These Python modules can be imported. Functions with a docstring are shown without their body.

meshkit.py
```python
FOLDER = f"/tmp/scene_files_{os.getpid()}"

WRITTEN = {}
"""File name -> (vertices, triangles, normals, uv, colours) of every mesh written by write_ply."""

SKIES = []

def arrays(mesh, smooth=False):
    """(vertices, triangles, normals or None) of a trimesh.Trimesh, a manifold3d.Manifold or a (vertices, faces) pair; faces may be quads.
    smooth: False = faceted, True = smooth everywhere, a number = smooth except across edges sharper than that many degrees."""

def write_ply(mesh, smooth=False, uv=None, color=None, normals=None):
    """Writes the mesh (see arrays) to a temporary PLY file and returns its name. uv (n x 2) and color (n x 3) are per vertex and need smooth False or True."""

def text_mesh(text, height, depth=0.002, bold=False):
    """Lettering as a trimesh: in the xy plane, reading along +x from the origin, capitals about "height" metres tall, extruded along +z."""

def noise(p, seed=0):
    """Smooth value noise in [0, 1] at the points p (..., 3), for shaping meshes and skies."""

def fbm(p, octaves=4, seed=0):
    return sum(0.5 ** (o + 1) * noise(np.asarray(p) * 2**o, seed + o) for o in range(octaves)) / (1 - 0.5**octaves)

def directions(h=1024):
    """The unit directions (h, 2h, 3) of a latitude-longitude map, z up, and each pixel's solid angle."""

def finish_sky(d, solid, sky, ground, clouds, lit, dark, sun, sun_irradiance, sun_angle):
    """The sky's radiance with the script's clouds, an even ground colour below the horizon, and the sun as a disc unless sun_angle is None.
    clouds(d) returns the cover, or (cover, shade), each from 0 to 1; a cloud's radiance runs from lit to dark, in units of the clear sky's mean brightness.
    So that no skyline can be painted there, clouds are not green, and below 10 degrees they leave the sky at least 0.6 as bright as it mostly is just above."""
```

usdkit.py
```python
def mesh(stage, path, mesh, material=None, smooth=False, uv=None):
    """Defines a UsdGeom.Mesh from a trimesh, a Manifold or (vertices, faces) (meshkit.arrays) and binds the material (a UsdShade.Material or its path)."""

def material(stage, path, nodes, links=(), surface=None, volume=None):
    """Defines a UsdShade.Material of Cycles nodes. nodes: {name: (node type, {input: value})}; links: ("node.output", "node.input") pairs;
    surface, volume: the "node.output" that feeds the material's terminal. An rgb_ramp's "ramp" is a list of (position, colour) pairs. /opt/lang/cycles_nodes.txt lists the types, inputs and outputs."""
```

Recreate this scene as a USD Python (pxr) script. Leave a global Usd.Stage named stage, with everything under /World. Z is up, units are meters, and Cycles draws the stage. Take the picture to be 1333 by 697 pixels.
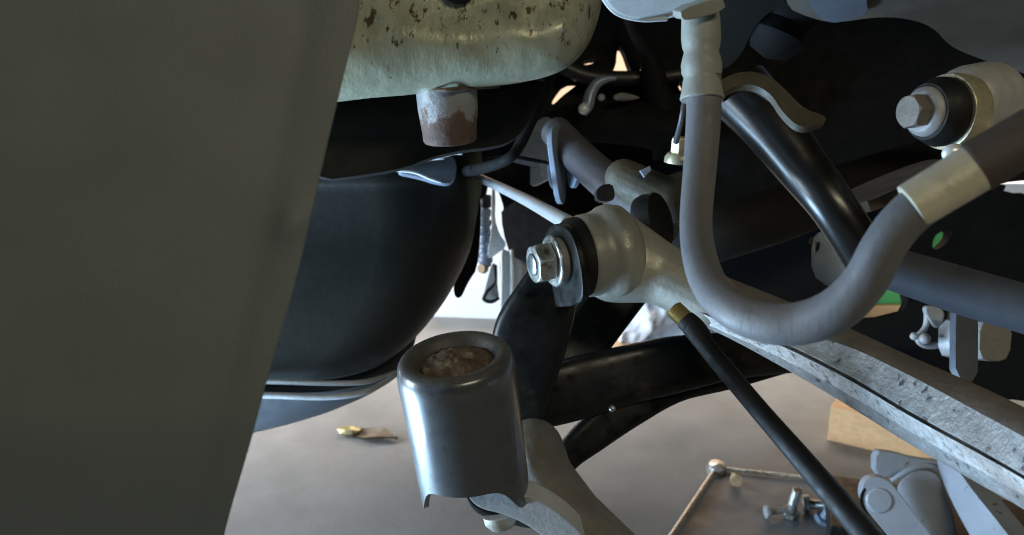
import math, random
import numpy as np, trimesh, shapely.geometry as sg
import manifold3d as m3
import usdkit, meshkit
from pxr import Usd, UsdGeom, UsdLux, UsdShade, Gf, Sdf

random.seed(5)
rng = np.random.default_rng(5)
stage = Usd.Stage.CreateInMemory()
UsdGeom.SetStageUpAxis(stage, UsdGeom.Tokens.z)
UsdGeom.SetStageMetersPerUnit(stage, 1.0)
UsdGeom.Xform.Define(stage, '/World'); UsdGeom.Scope.Define(stage, '/World/Looks')

# ------------------------------------------------------------------ camera
W, H = 1333.0, 697.0
F = 1154.0                       # focal length in photograph pixels
CAM = np.array([0, 0, 0.55]); PITCH = math.radians(16.0)
FWD = np.array([0, math.cos(PITCH), -math.sin(PITCH)])
UP = np.array([0, math.sin(PITCH), math.cos(PITCH)])
RIGHT = np.array([1.0, 0, 0])
cam = UsdGeom.Camera.Define(stage, '/World/camera')
cam.CreateHorizontalApertureAttr(36.0); cam.CreateVerticalApertureAttr(36.0 * 535 / 1024)
cam.CreateFocalLengthAttr(36.0 * F / W)
cam.CreateClippingRangeAttr(Gf.Vec2f(0.01, 100))
cam.CreateFStopAttr(16.0); cam.CreateFocusDistanceAttr(0.45)
cam.AddTranslateOp().Set(Gf.Vec3d(*CAM)); cam.AddRotateXOp().Set(90 - math.degrees(PITCH))
EXPOSURE = 0.42
cam.CreateExposureAttr(EXPOSURE)

# ------------------------------------------------------------------ lights: inferred sources and added fills
def rect(name, loc, target, w, h, color, intensity):
    l = UsdLux.RectLight.Define(stage, '/World/' + name)
    z = np.array(loc, float) - np.array(target, float); z /= np.linalg.norm(z)
    upv = np.array([0, 0, 1.0]) if abs(z[2]) < .95 else np.array([0, 1.0, 0])
    x = np.cross(upv, z); x /= np.linalg.norm(x); y = np.cross(z, x)
    m = Gf.Matrix4d(*x, 0, *y, 0, *z, 0, *map(float, loc), 1)
    l.AddTransformOp().Set(m)
    l.CreateWidthAttr(w); l.CreateHeightAttr(h); l.CreateColorAttr(Gf.Vec3f(*color)); l.CreateIntensityAttr(intensity)
    l.CreateNormalizeAttr(False)
    return l
rect('ground_standin_light', (-0.50, 0.46, 0.10), (-0.02, 0.46, 0.40), 0.26, 0.20, (0.46, 0.72, 1.0), 38.0)  # unseen panel standing in for sunlit ground, added for the cup highlight
rect('daylight_door', (-1.5, 0.44, 0.40), (0, 0.44, 0.38), 0.50, 0.62, (0.68, 0.84, 1.0), 17.0)
rect('cabinet_fill', (-0.95, 1.22, 0.42), (-0.38, 1.78, 0.04), 0.6, 0.5, (0.84, 0.92, 1.0), 15.0)  # unseen fill added to brighten the white cabinet
rect('overhead_fill', (0.5, 2.4, 2.5), (0.4, 2.3, 0), 2.0, 1.2, (1.0, 0.92, 0.82), 20.0)  # no such lamp in view; added to light the wall and far things
rect('work_lamp', (0.55, -0.85, 1.45), (0.05, 0.5, 0.5), 0.7, 0.16, (1.0, 0.91, 0.64), 15.0)

# ------------------------------------------------------------------ materials
MATS = {}
def mat(name, base, rough=.5, metal=0.0, var=0.25, vscale=60, bump=0.0, bscale=300, bevel=0.0, spots=None, sscale=200, sthr=.6, zmask=None,
        swidth=.06, stretch=None, coat=0.0, spec=.5, rvar=.12):
    """base colour with a noise variation, optional spots of a second colour, fine bump and rounded edges"""
    b = np.array(base)
    N = {'g': ('geometry', {}), 'map': ('mapping', {'scale': stretch or (1, 1, 1)}),
         'n': ('noise_texture', {'scale': vscale, 'detail': 5, 'roughness': .6}),
         'r': ('rgb_ramp', {'ramp': [(0.25, b * (1 - var)), (0.75, b * (1 + var))]}),
         'p': ('principled_bsdf', {'metallic': metal, 'coat_weight': coat, 'specular_ior_level': spec}),
         'rr': ('map_range', {'from_min': .3, 'from_max': .7, 'to_min': max(.03, rough - rvar), 'to_max': min(1, rough + rvar)}),
         'n2': ('noise_texture', {'scale': vscale * 2.7, 'detail': 4})}
    L = [('g.position', 'map.vector'), ('map.vector', 'n.vector'), ('n.fac', 'r.fac'), ('map.vector', 'n2.vector'), ('n2.fac', 'rr.value'), ('rr.result', 'p.roughness')]
    col = 'r.color'
    if spots is not None:
        N['sn'] = ('noise_texture', {'scale': sscale, 'detail': 6, 'roughness': .65})
        N['sr'] = ('rgb_ramp', {'ramp': [(sthr - swidth, (0, 0, 0)), (sthr + swidth, (1, 1, 1))]})
        N['sm'] = ('mix_color', {'b': spots})
        L += [('map.vector', 'sn.vector'), (col, 'sm.a')]
        if zmask:                     # the pits keep above a height
            N.update({'zs': ('separate_xyz', {}), 'zr': ('map_range', {'from_min': zmask[0], 'from_max': zmask[1], 'to_min': -.10, 'to_max': .015, 'clamp': True}), 'za': ('math', {'math_type': 'add'})})
            L += [('g.position', 'zs.vector'), ('zs.z', 'zr.value'), ('zr.result', 'za.value1'), ('sn.fac', 'za.value2'), ('za.value', 'sr.fac'), ('sr.color', 'sm.fac')]
        else: L += [('sn.fac', 'sr.fac'), ('sr.color', 'sm.fac')]
        col = 'sm.result'
    L.append((col, 'p.base_color'))
    nrm = None
    if bevel:
        N['bv'] = ('bevel', {'radius': bevel, 'samples': 6}); nrm = 'bv.bevel'
    if bump:
        N['bn'] = ('noise_texture', {'scale': bscale, 'detail': 6, 'roughness': .6})
        N['bp'] = ('bump', {'strength': bump, 'distance': .001})
        L += [('map.vector', 'bn.vector'), ('bn.fac', 'bp.height')]
        if nrm: L.append((nrm, 'bp.normal'))
        nrm = 'bp.normal'
    if nrm: L.append((nrm, 'p.normal'))
    MATS[name] = usdkit.material(stage, '/World/Looks/' + name, N, L, surface='p.BSDF')
    return MATS[name]

mat('concrete', (.25, .235, .22), .75, var=.2, vscale=6, bump=.35, bscale=120, spots=(.175, .16, .145), sscale=3.5, sthr=.6, swidth=.12)
mat('beige_paint', (.80, .58, .42), .8, var=.05, vscale=3)
mat('white_paint', (.82, .83, .84), .5, var=.04, vscale=5, bevel=.004)
mat('white_sheet', (.62, .66, .72), .6, var=.18, vscale=9, bump=.5, bscale=14)
mat('green_paint', (.10, .50, .16), .5, var=.1, vscale=5, bevel=.004)
mat('pine', (.86, .53, .27), .65, var=.16, vscale=22, bump=.15, bscale=60, stretch=(1, 6, 6), bevel=.002)
mat('panel_plastic', (.150, .172, .180), .55, var=.14, vscale=14, bump=.35, bscale=1300, bevel=.001)
mat('black_paint', (.009, .009, .0085), .36, spec=.35, spots=(.045, .040, .032), sscale=55, sthr=.66, swidth=.08, var=.3, vscale=40, bump=.12, bscale=160, bevel=.003)
mat('bar_paint', (.010, .010, .010), .27, rvar=.03, spec=.5, var=.3, vscale=40, bump=.06, bscale=160)
mat('slate_paint', (.075, .085, .105), .6, var=.25, vscale=30, bump=.3, bscale=160)
mat('black_satin', (.020, .020, .020), .42, var=.3, vscale=30, bump=.25, bscale=120, bevel=.003)
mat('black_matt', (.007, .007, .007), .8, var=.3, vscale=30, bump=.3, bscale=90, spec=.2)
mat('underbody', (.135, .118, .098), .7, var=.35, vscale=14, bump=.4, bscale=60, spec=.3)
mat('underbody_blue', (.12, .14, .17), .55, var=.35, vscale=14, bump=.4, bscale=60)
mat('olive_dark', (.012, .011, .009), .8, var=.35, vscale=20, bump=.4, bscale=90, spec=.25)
mat('galvanised', (.38, .39, .28), .36, metal=.25, var=.25, vscale=40, bump=.7, bscale=110, spots=(.075, .050, .028), sscale=190, sthr=.60, swidth=.03, zmask=(.512, .545), stretch=(1.2, 1, .6))
def stub_material(z0, z1):
    N = {'g': ('geometry', {}), 's': ('separate_xyz', {}), 'm': ('map_range', {'from_min': z0, 'from_max': z1, 'to_min': 1.0, 'to_max': 0.0, 'clamp': True}),
         'n': ('noise_texture', {'scale': 110, 'detail': 6, 'roughness': .65}), 'a': ('math', {'math_type': 'add'}),
         'r': ('rgb_ramp', {'ramp': [(.42, (.30, .31, .32)), (.58, (.26, .25, .24)), (.62, (.13, .082, .062)), (.8, (.095, .058, .044)), (1, (.20, .15, .125))]}),
         'h': ('math', {'math_type': 'multiply', 'value2': .50}), 'b': ('bump', {'strength': .9, 'distance': .0012}), 'rr': ('rgb_ramp', {'ramp': [(.5, (.4, .4, .4)), (.65, (.75, .75, .75))]}),
         'p': ('principled_bsdf', {'metallic': .15})}
    L = [('g.position', 's.vector'), ('s.z', 'm.value'), ('g.position', 'n.vector'), ('m.result', 'h.value1'), ('h.value', 'a.value1'), ('n.fac', 'n2.value1'), ('n2.value', 'a.value2'),
         ('a.value', 'r.fac'), ('r.color', 'p.base_color'), ('a.value', 'rr.fac'), ('rr.color', 'rb.color'), ('rb.val', 'p.roughness'), ('n.fac', 'b.height'), ('b.normal', 'p.normal')]
    N['n2'] = ('math', {'math_type': 'multiply', 'value2': .6}); N['rb'] = ('rgb_to_bw', {})
    MATS['rusty_stub'] = usdkit.material(stage, '/World/Looks/rusty_stub', N, L, surface='p.BSDF')
mat('rust', (.105, .066, .040), .8, var=.5, vscale=130, bump=1.2, bscale=260, spots=(.20, .16, .10), sscale=160, sthr=.58, swidth=.06)
mat('grey_steel', (.085, .092, .100), .31, metal=.30, var=.12, vscale=50, rvar=.04, bump=.06, bscale=420, spots=(.05, .045, .04), sscale=220, sthr=.66, swidth=.04, coat=.25, spec=.8)
mat('dirty_steel', (.075, .072, .062), .55, metal=.2, var=.35, vscale=90, bump=.5, bscale=500, spots=(.12, .085, .05), sscale=230, sthr=.60, swidth=.06)
mat('bright_steel', (.62, .63, .64), .38, metal=.4, var=.06, vscale=50, rvar=.05)
mat('plain_steel', (.30, .32, .33), .3, metal=.8, var=.1, vscale=60, rvar=.06, bevel=.001)
mat('cast_aluminium', (.36, .345, .295), .48, metal=.30, var=.12, vscale=50, bump=.30, bscale=420, bevel=.0015)
mat('brown_aluminium', (.20, .175, .15), .6, metal=.25, var=.30, vscale=45, bump=.5, bscale=300, bevel=.001)  # darker and browner than the bare aluminium
mat('bare_aluminium', (.42, .42, .415), .45, metal=.35, var=.30, vscale=110, bump=.9, bscale=260, spots=(.09, .085, .08), sscale=150, sthr=.62, swidth=.035, bevel=.0008)
mat('lit_ridge_aluminium', (.88, .88, .87), .33, metal=.35, var=.22, vscale=160, bump=.8, bscale=260, spots=(.30, .30, .29), sscale=170, sthr=.60, swidth=.05)  # worn edge, made brighter than the flank to paint the light it catches
mat('pale_aluminium', (.46, .46, .46), .5, metal=.2, var=.16, vscale=70, bump=.4, bscale=260, bevel=.0015)
mat('zinc', (.60, .60, .56), .28, metal=.8, var=.12, vscale=90, spots=(.24, .19, .13), sscale=170, sthr=.62, swidth=.05, bump=.15, bscale=500, bevel=.0012)
mat('zinc_yellow', (.56, .52, .36), .35, metal=.5, var=.15, vscale=90, bump=.2, bscale=400, bevel=.001)
mat('brass', (.46, .38, .19), .42, metal=.7, var=.1, vscale=90)
mat('rubber', (.010, .010, .010), .6, spec=.3, var=.3, vscale=60, bump=.2, bscale=300)
mat('hose_rubber', (.135, .136, .145), .55, var=.10, vscale=70, bump=.25, bscale=500, stretch=(1, 1, .5), spots=(.17, .165, .16), sscale=55, sthr=.6, swidth=.14)
mat('ferrule', (.66, .62, .48), .42, metal=.25, var=.14, vscale=60, bump=.35, bscale=260, spots=(.22, .19, .13), sscale=230, sthr=.69, swidth=.03)
mat('brown_fitting', (.075, .060, .048), .6, var=.2, vscale=80, bump=.4, bscale=300)
mat('pale_collar', (.27, .28, .25), .5, var=.08, vscale=60, bump=.2, bscale=300, bevel=.001)
mat('pale_plate', (.82, .86, .87), .35, metal=.2, var=.06, vscale=40, bump=.1, bscale=200, bevel=.002)
mat('grey_cast', (.36, .36, .36), .55, metal=.2, var=.15, vscale=60, bump=.4, bscale=250, bevel=.002)
mat('jack_paint', (.35, .375, .42), .42, var=.14, vscale=30, bump=.5, bscale=90, spots=(.16, .14, .12), sscale=120, sthr=.655, swidth=.03, bevel=.002)
mat('tray_steel', (.19, .195, .205), .5, metal=.0, var=.15, vscale=18, bump=.1, bscale=80)
mat('blue_grey', (.24, .29, .38), .4, metal=.2, var=.2, vscale=50, bevel=.001)
mat('tan_bit', (.50, .34, .19), .6, var=.3, vscale=120, bump=.4, bscale=300)
mat('leaf_brown', (.16, .115, .075), .7, var=.35, vscale=120, bump=.4, bscale=400)
mat('link_paint', (.095, .092, .10), .5, metal=.2, var=.2, vscale=40, bump=.35, bscale=180)
mat('link_dirty', (.075, .066, .045), .6, var=.35, vscale=60, bump=.5, bscale=220)
mat('tank_paint', (.012, .0125, .0095), .5, spec=.35, rvar=.03, var=.12, vscale=20, bump=.25, bscale=140)
mat('tank_base', (.055, .060, .068), .45, var=.25, vscale=20, bump=.2, bscale=140)

# ------------------------------------------------------------------ geometry helpers
def ray(px, py):
    return FWD + (px - W / 2) / F * RIGHT - (py - H / 2) / F * UP
def P(px, py, d):
    return CAM + d * ray(px, py)
def floor_at(px, py, z=0.0):
    r = ray(px, py); return CAM + r * ((z - CAM[2]) / r[2])
def view(v):                      # a direction given as (right, up, away)
    v = np.array(v, float); o = v[0] * RIGHT + v[1] * UP + v[2] * FWD
    return o / np.linalg.norm(o)
def spline(pts, n):
    pts = np.array(pts, float); k = len(pts)
    if k == 2: return np.array([pts[0] + (pts[1] - pts[0]) * t for t in np.linspace(0, 1, n)])
    p = np.vstack([2 * pts[0] - pts[1], pts, 2 * pts[-1] - pts[-2]])
    out = []
    for t in np.linspace(0, k - 1 - 1e-9, n):
        i = int(t); u = t - i; a, b, c, d = p[i:i + 4]
        out.append(.5 * (2 * b + (c - a) * u + (2 * a - 5 * b + 4 * c - d) * u * u + (3 * b - a - 3 * c + d) * u ** 3))
    return np.array(out)
def loft(secs, cap=True):
    secs = [np.array(s) for s in secs]; n = len(secs[0]); k = len(secs)
    v = np.vstack(secs); f = []
    for i in range(k - 1):
        for j in range(n):
            a, b = i * n + j, i * n + (j + 1) % n
            f += [[a, b, b + n], [a, b + n, a + n]]
    if cap:
        c0 = len(v); v = np.vstack([v, secs[0].mean(0), secs[-1].mean(0)])
        for j in range(n):
            f += [[c0, (j + 1) % n, j], [c0 + 1, (k - 1) * n + j, (k - 1) * n + (j + 1) % n]]
    m = trimesh.Trimesh(v, f, process=False)
    if m.volume < 0: m.invert()
    return m
def frames(c):
    t = np.gradient(c, axis=0); t /= np.linalg.norm(t, axis=1, keepdims=True)
    u = np.cross(t[0], [0.31, 0.2, 0.93]); u /= np.linalg.norm(u); out = []
    for k in range(len(c)):
        u = u - t[k] * (u @ t[k]); u /= np.linalg.norm(u); out.append((t[k], u, np.cross(t[k], u)))
    return out
def tube(pts, n=40, sides=20, flat=1.0, rings=None):
    """pts: (px, py, depth, width in photo pixels); swept round"""
    q = np.array([[*P(a, b, d), w / 2 * d / F] for a, b, d, w in pts]); q = spline(q, n)
    return sweep(q[:, :3], q[:, 3], sides)
def sweep(c, r, sides=16):
    a = np.linspace(0, 2 * np.pi, sides, endpoint=False); secs = []
    r = np.broadcast_to(r, len(c))
    for k, (t, u, w) in enumerate(frames(np.array(c))):
        secs.append(c[k] + r[k] * (np.cos(a)[:, None] * u + np.sin(a)[:, None] * w))
    return loft(secs)
def lathe(p0, axis, prof, n=40, cap=True):
    """prof: (radius, distance along axis)"""
    axis = np.array(axis, float); axis /= np.linalg.norm(axis)
    u = np.cross(axis, [.3, .2, .93]); u /= np.linalg.norm(u); w = np.cross(axis, u)
    a = np.linspace(0, 2 * np.pi, n, endpoint=False); secs = []
    for r, t in prof:
        secs.append(np.array(p0) + axis * t + max(r, 1e-5) * (np.cos(a)[:, None] * u + np.sin(a)[:, None] * w))
    return loft(secs, cap)
def hexa(p0, axis, r, h, chamfer=.12, turn=0.0):
    s = lathe(p0, axis, [(r, 0), (r * .999, h * .99), (r * .9, h)], 6) if not chamfer else None
    axis = np.array(axis, float); axis /= np.linalg.norm(axis)
    hexm = m3.Manifold.cylinder(h, r, r, 6).rotate((0, 0, turn))
    cone = m3.Manifold.revolve(m3.CrossSection([[(0, 0), (r * .93, 0), (r * 1.02, h * .16), (r * 1.02, h * .80), (r * .86, h), (0, h)]]), 40)
    me = (hexm ^ cone).to_mesh(); v = np.array(me.vert_properties)[:, :3]
    u = np.cross(axis, [.3, .2, .93]); u /= np.linalg.norm(u); w = np.cross(axis, u)
    return trimesh.Trimesh(np.array(p0) + v[:, :1] * u + v[:, 1:2] * w + v[:, 2:] * axis, np.array(me.tri_verts), process=False)
def chaikin(p, k=2):
    p = np.array(p, float)
    for _ in range(k):
        q = np.roll(p, -1, 0); p = np.stack([.75 * p + .25 * q, .25 * p + .75 * q], 1).reshape(-1, 2)
    return p
def slab(outline, plane, thick, holes=(), smooth=2, back=False):
    """a plate whose outline lies on a tilted plane (three (px, py, depth) points or one depth), thick away from the lens"""
    if np.ndim(plane) == 0: plane = [(0, 0, plane), (1333, 0, plane), (0, 697, plane)]
    if len(plane) == 2: a, nrm = plane          # a point and a normal
    else:
        a, b, c = (P(*q) for q in plane)
        nrm = np.cross(b - a, c - a); nrm /= np.linalg.norm(nrm)
    if nrm @ FWD < 0: nrm = -nrm
    u = RIGHT - nrm * (nrm @ RIGHT); u /= np.linalg.norm(u); w = np.cross(nrm, u)
    def to(poly, sm):
        out = []
        for px, py in (chaikin(poly, sm) if sm else poly):
            r = ray(px, py); x = CAM + r * (((a - CAM) @ nrm) / (r @ nrm)); out.append(((x - a) @ u, (x - a) @ w))
        return out
    poly = sg.Polygon(to(outline, smooth), [to(h, 1) for h in holes]).buffer(0)
    if poly.geom_type != 'Polygon': poly = max(poly.geoms, key=lambda g: g.area)
    m = trimesh.creation.extrude_polygon(poly, thick, engine='earcut')
    v = m.vertices; m = trimesh.Trimesh(a + v[:, :1] * u + v[:, 1:2] * w + v[:, 2:] * nrm, m.faces, process=False)
    if m.volume < 0: m.invert()
    return m
def box(c, size, rotz=0):
    m = trimesh.creation.box(size); R = trimesh.transformations.rotation_matrix(rotz, [0, 0, 1]); m.apply_transform(R); m.apply_translation(c); return m
def ball(c, r, s=(1, 1, 1)):
    m = trimesh.creation.icosphere(3, r); m.apply_scale(s); m.apply_translation(c); return m
def hull(balls, refine=None):
    ms = []
    for c, r in balls:
        ms.append(m3.Manifold.sphere(r, 24).translate(tuple(map(float, c))))
    return m3.Manifold.batch_hull(ms)
def tm(man):
    me = man.to_mesh(); return trimesh.Trimesh(np.array(me.vert_properties)[:, :3], np.array(me.tri_verts), process=False)
def union(*ms):
    out = None
    for m in ms: out = m if out is None else out + m
    return out
def soften(man, edge=.0025, it=12):
    t = tm(man.refine_to_length(edge)); t.merge_vertices(); trimesh.smoothing.filter_taubin(t, iterations=it); return t
def join(*ms): return trimesh.util.concatenate(list(ms))

# ------------------------------------------------------------------ scene objects
USED = {}
def numbered(parent, name):
    k = USED.get((parent, name), 0); USED[(parent, name)] = k + 1
    return f'{parent}/{name}' + (f'_{k:03d}' if k else '')
def tagp(prim, label=None, cat=None, group=None, kind=None):
    for key, val in (('label', label), ('category', cat), ('group', group), ('kind', kind)):
        if val: prim.SetCustomDataByKey(key, val)
class Thing:
    """an Xform at the thing's base; add() collects its parts, done() writes them"""
    def __init__(s, name, label, cat, group=None): s.a = (name, label, cat, group); s.parts = []
    def add(s, name, mesh, material, parent=None, label=None, smooth=40, kind=None):
        s.parts.append((name, mesh, material, parent, label, smooth, kind)); return len(s.parts) - 1
    def done(s):
        name, label, cat, group = s.a
        v = np.vstack([p[1].vertices for p in s.parts]); lo, hi = v.min(0), v.max(0)
        o = np.array([(lo[0] + hi[0]) / 2, (lo[1] + hi[1]) / 2, lo[2]])
        path = numbered('/World', name); x = UsdGeom.Xform.Define(stage, path); x.AddTranslateOp().Set(Gf.Vec3d(*map(float, o)))
        tagp(x.GetPrim(), label, cat, group); paths = []
        for nm, mesh, material, parent, lab, sm, kind in s.parts:
            m = mesh.copy(); m.apply_translation(-o)
            pp = numbered(path if parent is None else paths[parent], nm); paths.append(pp)
            g = usdkit.mesh(stage, pp, m, MATS[material], smooth=sm); tagp(g.GetPrim(), lab, kind=kind)
        return path
def single(name, mesh, material, label, cat, smooth=40, group=None):
    g = usdkit.mesh(stage, numbered('/World', name), mesh, MATS[material], smooth=smooth); tagp(g.GetPrim(), label, cat, group); return g
def struct(name, mesh, material):
    g = usdkit.mesh(stage, numbered('/World', name), mesh, MATS[material], smooth=False); tagp(g.GetPrim(), kind='structure'); return g

# ================================================================== the setting
struct('floor', box((0, 2.0, -.05), (14, 12, .10)), 'concrete')
single('back_wall', box((0, 3.9, 1.4), (8, .12, 2.8)), 'beige_paint', 'plain peach beige painted wall far behind the car, glimpsed through the gaps', 'wall', smooth=False)

# car underbody above everything
und = Thing('car_underbody', 'dark grey underside of the car body arching over the top right of the picture', 'car underbody')
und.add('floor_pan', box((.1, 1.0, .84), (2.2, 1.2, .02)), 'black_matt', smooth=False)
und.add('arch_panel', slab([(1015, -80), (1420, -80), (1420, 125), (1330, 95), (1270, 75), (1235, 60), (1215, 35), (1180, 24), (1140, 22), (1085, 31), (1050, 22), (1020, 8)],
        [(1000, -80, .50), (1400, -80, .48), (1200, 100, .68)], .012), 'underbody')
und.add('blue_lit_patch', slab([(1042, -60), (1120, -60), (1128, 0), (1130, 18), (1105, 26), (1085, 31), (1066, 24), (1050, 0)],
        [(1000, -80, .49), (1400, -80, .47), (1200, 100, .66)], .004), 'underbody_blue')  # thin sheet whose bluer colour paints the cool light on the arch
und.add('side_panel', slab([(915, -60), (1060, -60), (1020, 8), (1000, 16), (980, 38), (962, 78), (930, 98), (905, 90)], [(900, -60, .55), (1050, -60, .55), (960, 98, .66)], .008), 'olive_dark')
und.add('rubber_boot', lathe(P(1035, -5, .62), view((-.45, -1, .15)), [(.012, -.01), (.020, 0), (.024, .012), (.019, .02), (.022, .03), (.014, .042), (.002, .046)]), 'black_matt')
und.done()

# cross member with the light holes
cross = Thing('cross_member', 'black sheet cross member with small openings showing the peach wall behind', 'cross member')
holes = [[(718, 135), (722, 124), (735, 108), (755, 107), (744, 116), (732, 125), (721, 136)], [(757, 83), (763, 78), (779, 76), (772, 83), (762, 85)],
         [(794, 97), (802, 86), (803, 68), (807, 59), (812, 66), (818, 84), (824, 97)], [(832, 86), (838, 86), (849, 93), (842, 98), (834, 94)],
         [(883, 108), (888, 106), (892, 112), (888, 119), (884, 117)],
         [(1213, 325), (1216, 308), (1226, 301), (1240, 300), (1237, 312), (1224, 324)], [(1305, 252), (1312, 238), (1360, 232), (1360, 250)], [(1052, 318), (1055, 308), (1062, 306), (1060, 316)]]
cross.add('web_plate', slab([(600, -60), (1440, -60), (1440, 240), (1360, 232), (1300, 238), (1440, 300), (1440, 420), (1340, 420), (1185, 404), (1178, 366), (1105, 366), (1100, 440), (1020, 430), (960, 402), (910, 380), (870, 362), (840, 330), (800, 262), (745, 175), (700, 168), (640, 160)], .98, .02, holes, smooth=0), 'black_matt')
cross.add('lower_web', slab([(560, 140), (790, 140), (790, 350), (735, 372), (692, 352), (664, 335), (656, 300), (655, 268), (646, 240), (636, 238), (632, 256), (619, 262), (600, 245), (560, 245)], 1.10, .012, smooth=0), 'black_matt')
cross.add('flange', tube([(690, 60, .95, 24), (760, 98, .95, 22), (840, 102, .95, 20), (900, 96, .95, 20)], sides=10), 'black_satin')
cross.add('stiffener', tube([(800, -60, .93, 16), (822, 30, .93, 17), (845, 75, .93, 24), (858, 130, .93, 40), (880, 200, .93, 60)], sides=12), 'black_matt')
cross.add('stiffener', tube([(700, 180, .93, 30), (750, 160, .93, 50), (850, 165, .93, 60), (960, 200, .93, 70)], sides=12), 'black_matt')
cross.add('clip', ball(P(842, 108, .93), .003), 'grey_cast')
cross.done()

# ================================================================== far things behind the car
wb = Thing('white_cabinet', 'bright white cabinet standing on the floor far behind the bolt', 'cabinet')
a = floor_at(575, 413); b = floor_at(742, 419); ang = math.atan2(b[1] - a[1], b[0] - a[0]); mid = (a + b) / 2; L = np.linalg.norm(b - a)
wb.add('body', box(mid + np.array([0, .15, .150]), (L, .30, .30), ang), 'white_paint')
wb.add('plinth', box(mid + np.array([0, .16, .0]), (L * .96, .28, .02), ang), 'link_paint')
wb.done()
# crumpled pale sheet
gx, gy = np.meshgrid(np.linspace(0, 1, 60), np.linspace(0, 1, 40))
a, b = floor_at(812, 462), floor_at(975, 452)
pts = a + gx[..., None] * (b - a) + gy[..., None] * np.array([0, 0.08, .20])
n = meshkit.fbm(np.stack([gx * 6, gy * 4, gx * 0], -1), 4, 3) - .5
pts = pts + n[..., None] * np.array([.02, -.10, .02])
thick = pts + np.array([0, .03, 0]); nu, nv = 60, 40
v = np.vstack([pts.reshape(-1, 3), thick.reshape(-1, 3)]); f = []; o = nu * nv
for j in range(nv - 1):
    for i in range(nu - 1):
        q = j * nu + i; f += [[q, q + 1, q + nu + 1], [q, q + nu + 1, q + nu], [o + q, o + q + nu + 1, o + q + 1], [o + q, o + q + nu, o + q + nu + 1]]
edge = [i for i in range(nu)] + [j * nu + nu - 1 for j in range(1, nv)] + [(nv - 1) * nu + i for i in range(nu - 2, -1, -1)] + [j * nu for j in range(nv - 2, 0, -1)]
for i, e in enumerate(edge):
    e2 = edge[(i + 1) % len(edge)]; f += [[e, o + e, o + e2], [e, o + e2, e2]]
single('crumpled_sheet', trimesh.Trimesh(v, f, process=False), 'white_sheet', 'crumpled pale blue white plastic sheet on the floor behind the black frame', 'plastic sheet', smooth=True)
single('cardboard_strip', box(floor_at(795, 462) + np.array([-.03, .03, .006]), (.16, .10, .012), .1), 'tan_bit', 'small tan board on the floor beside the crumpled white sheet', 'board', smooth=False)
gb = Thing('green_crate', 'bright green crate on a pale wooden base, glimpsed behind the rubber hose', 'crate')
a = floor_at(1020, 412); b = floor_at(1178, 412)
m_ = (a + b) / 2; wdt = np.linalg.norm(b - a)
gb.add('side', box(m_ + np.array([0, .15, .095]), (wdt, .30, .14)), 'green_paint')
gb.add('lid', box(m_ + np.array([0, .15, .175]), (wdt * 1.02, .31, .02)), 'green_paint')
gb.add('wooden_base', box(m_ + np.array([0, .15, .0125]), (wdt * 1.02, .32, .025)), 'pine')
gb.done()
gb = Thing('green_cabinet', 'tall green cabinet far back, seen as slivers right of the hose ferrule', 'cabinet')
a = floor_at(1195, 404); b = floor_at(1420, 404); m_ = (a + b) / 2; wdt = np.linalg.norm(b - a)
gb.add('body', box(m_ + np.array([0, .15, .105]), (wdt, .30, .19)), 'green_paint')
gb.add('pale_top', box(m_ + np.array([0, .145, .225]), (wdt * 1.01, .32, .05)), 'white_paint')
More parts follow.
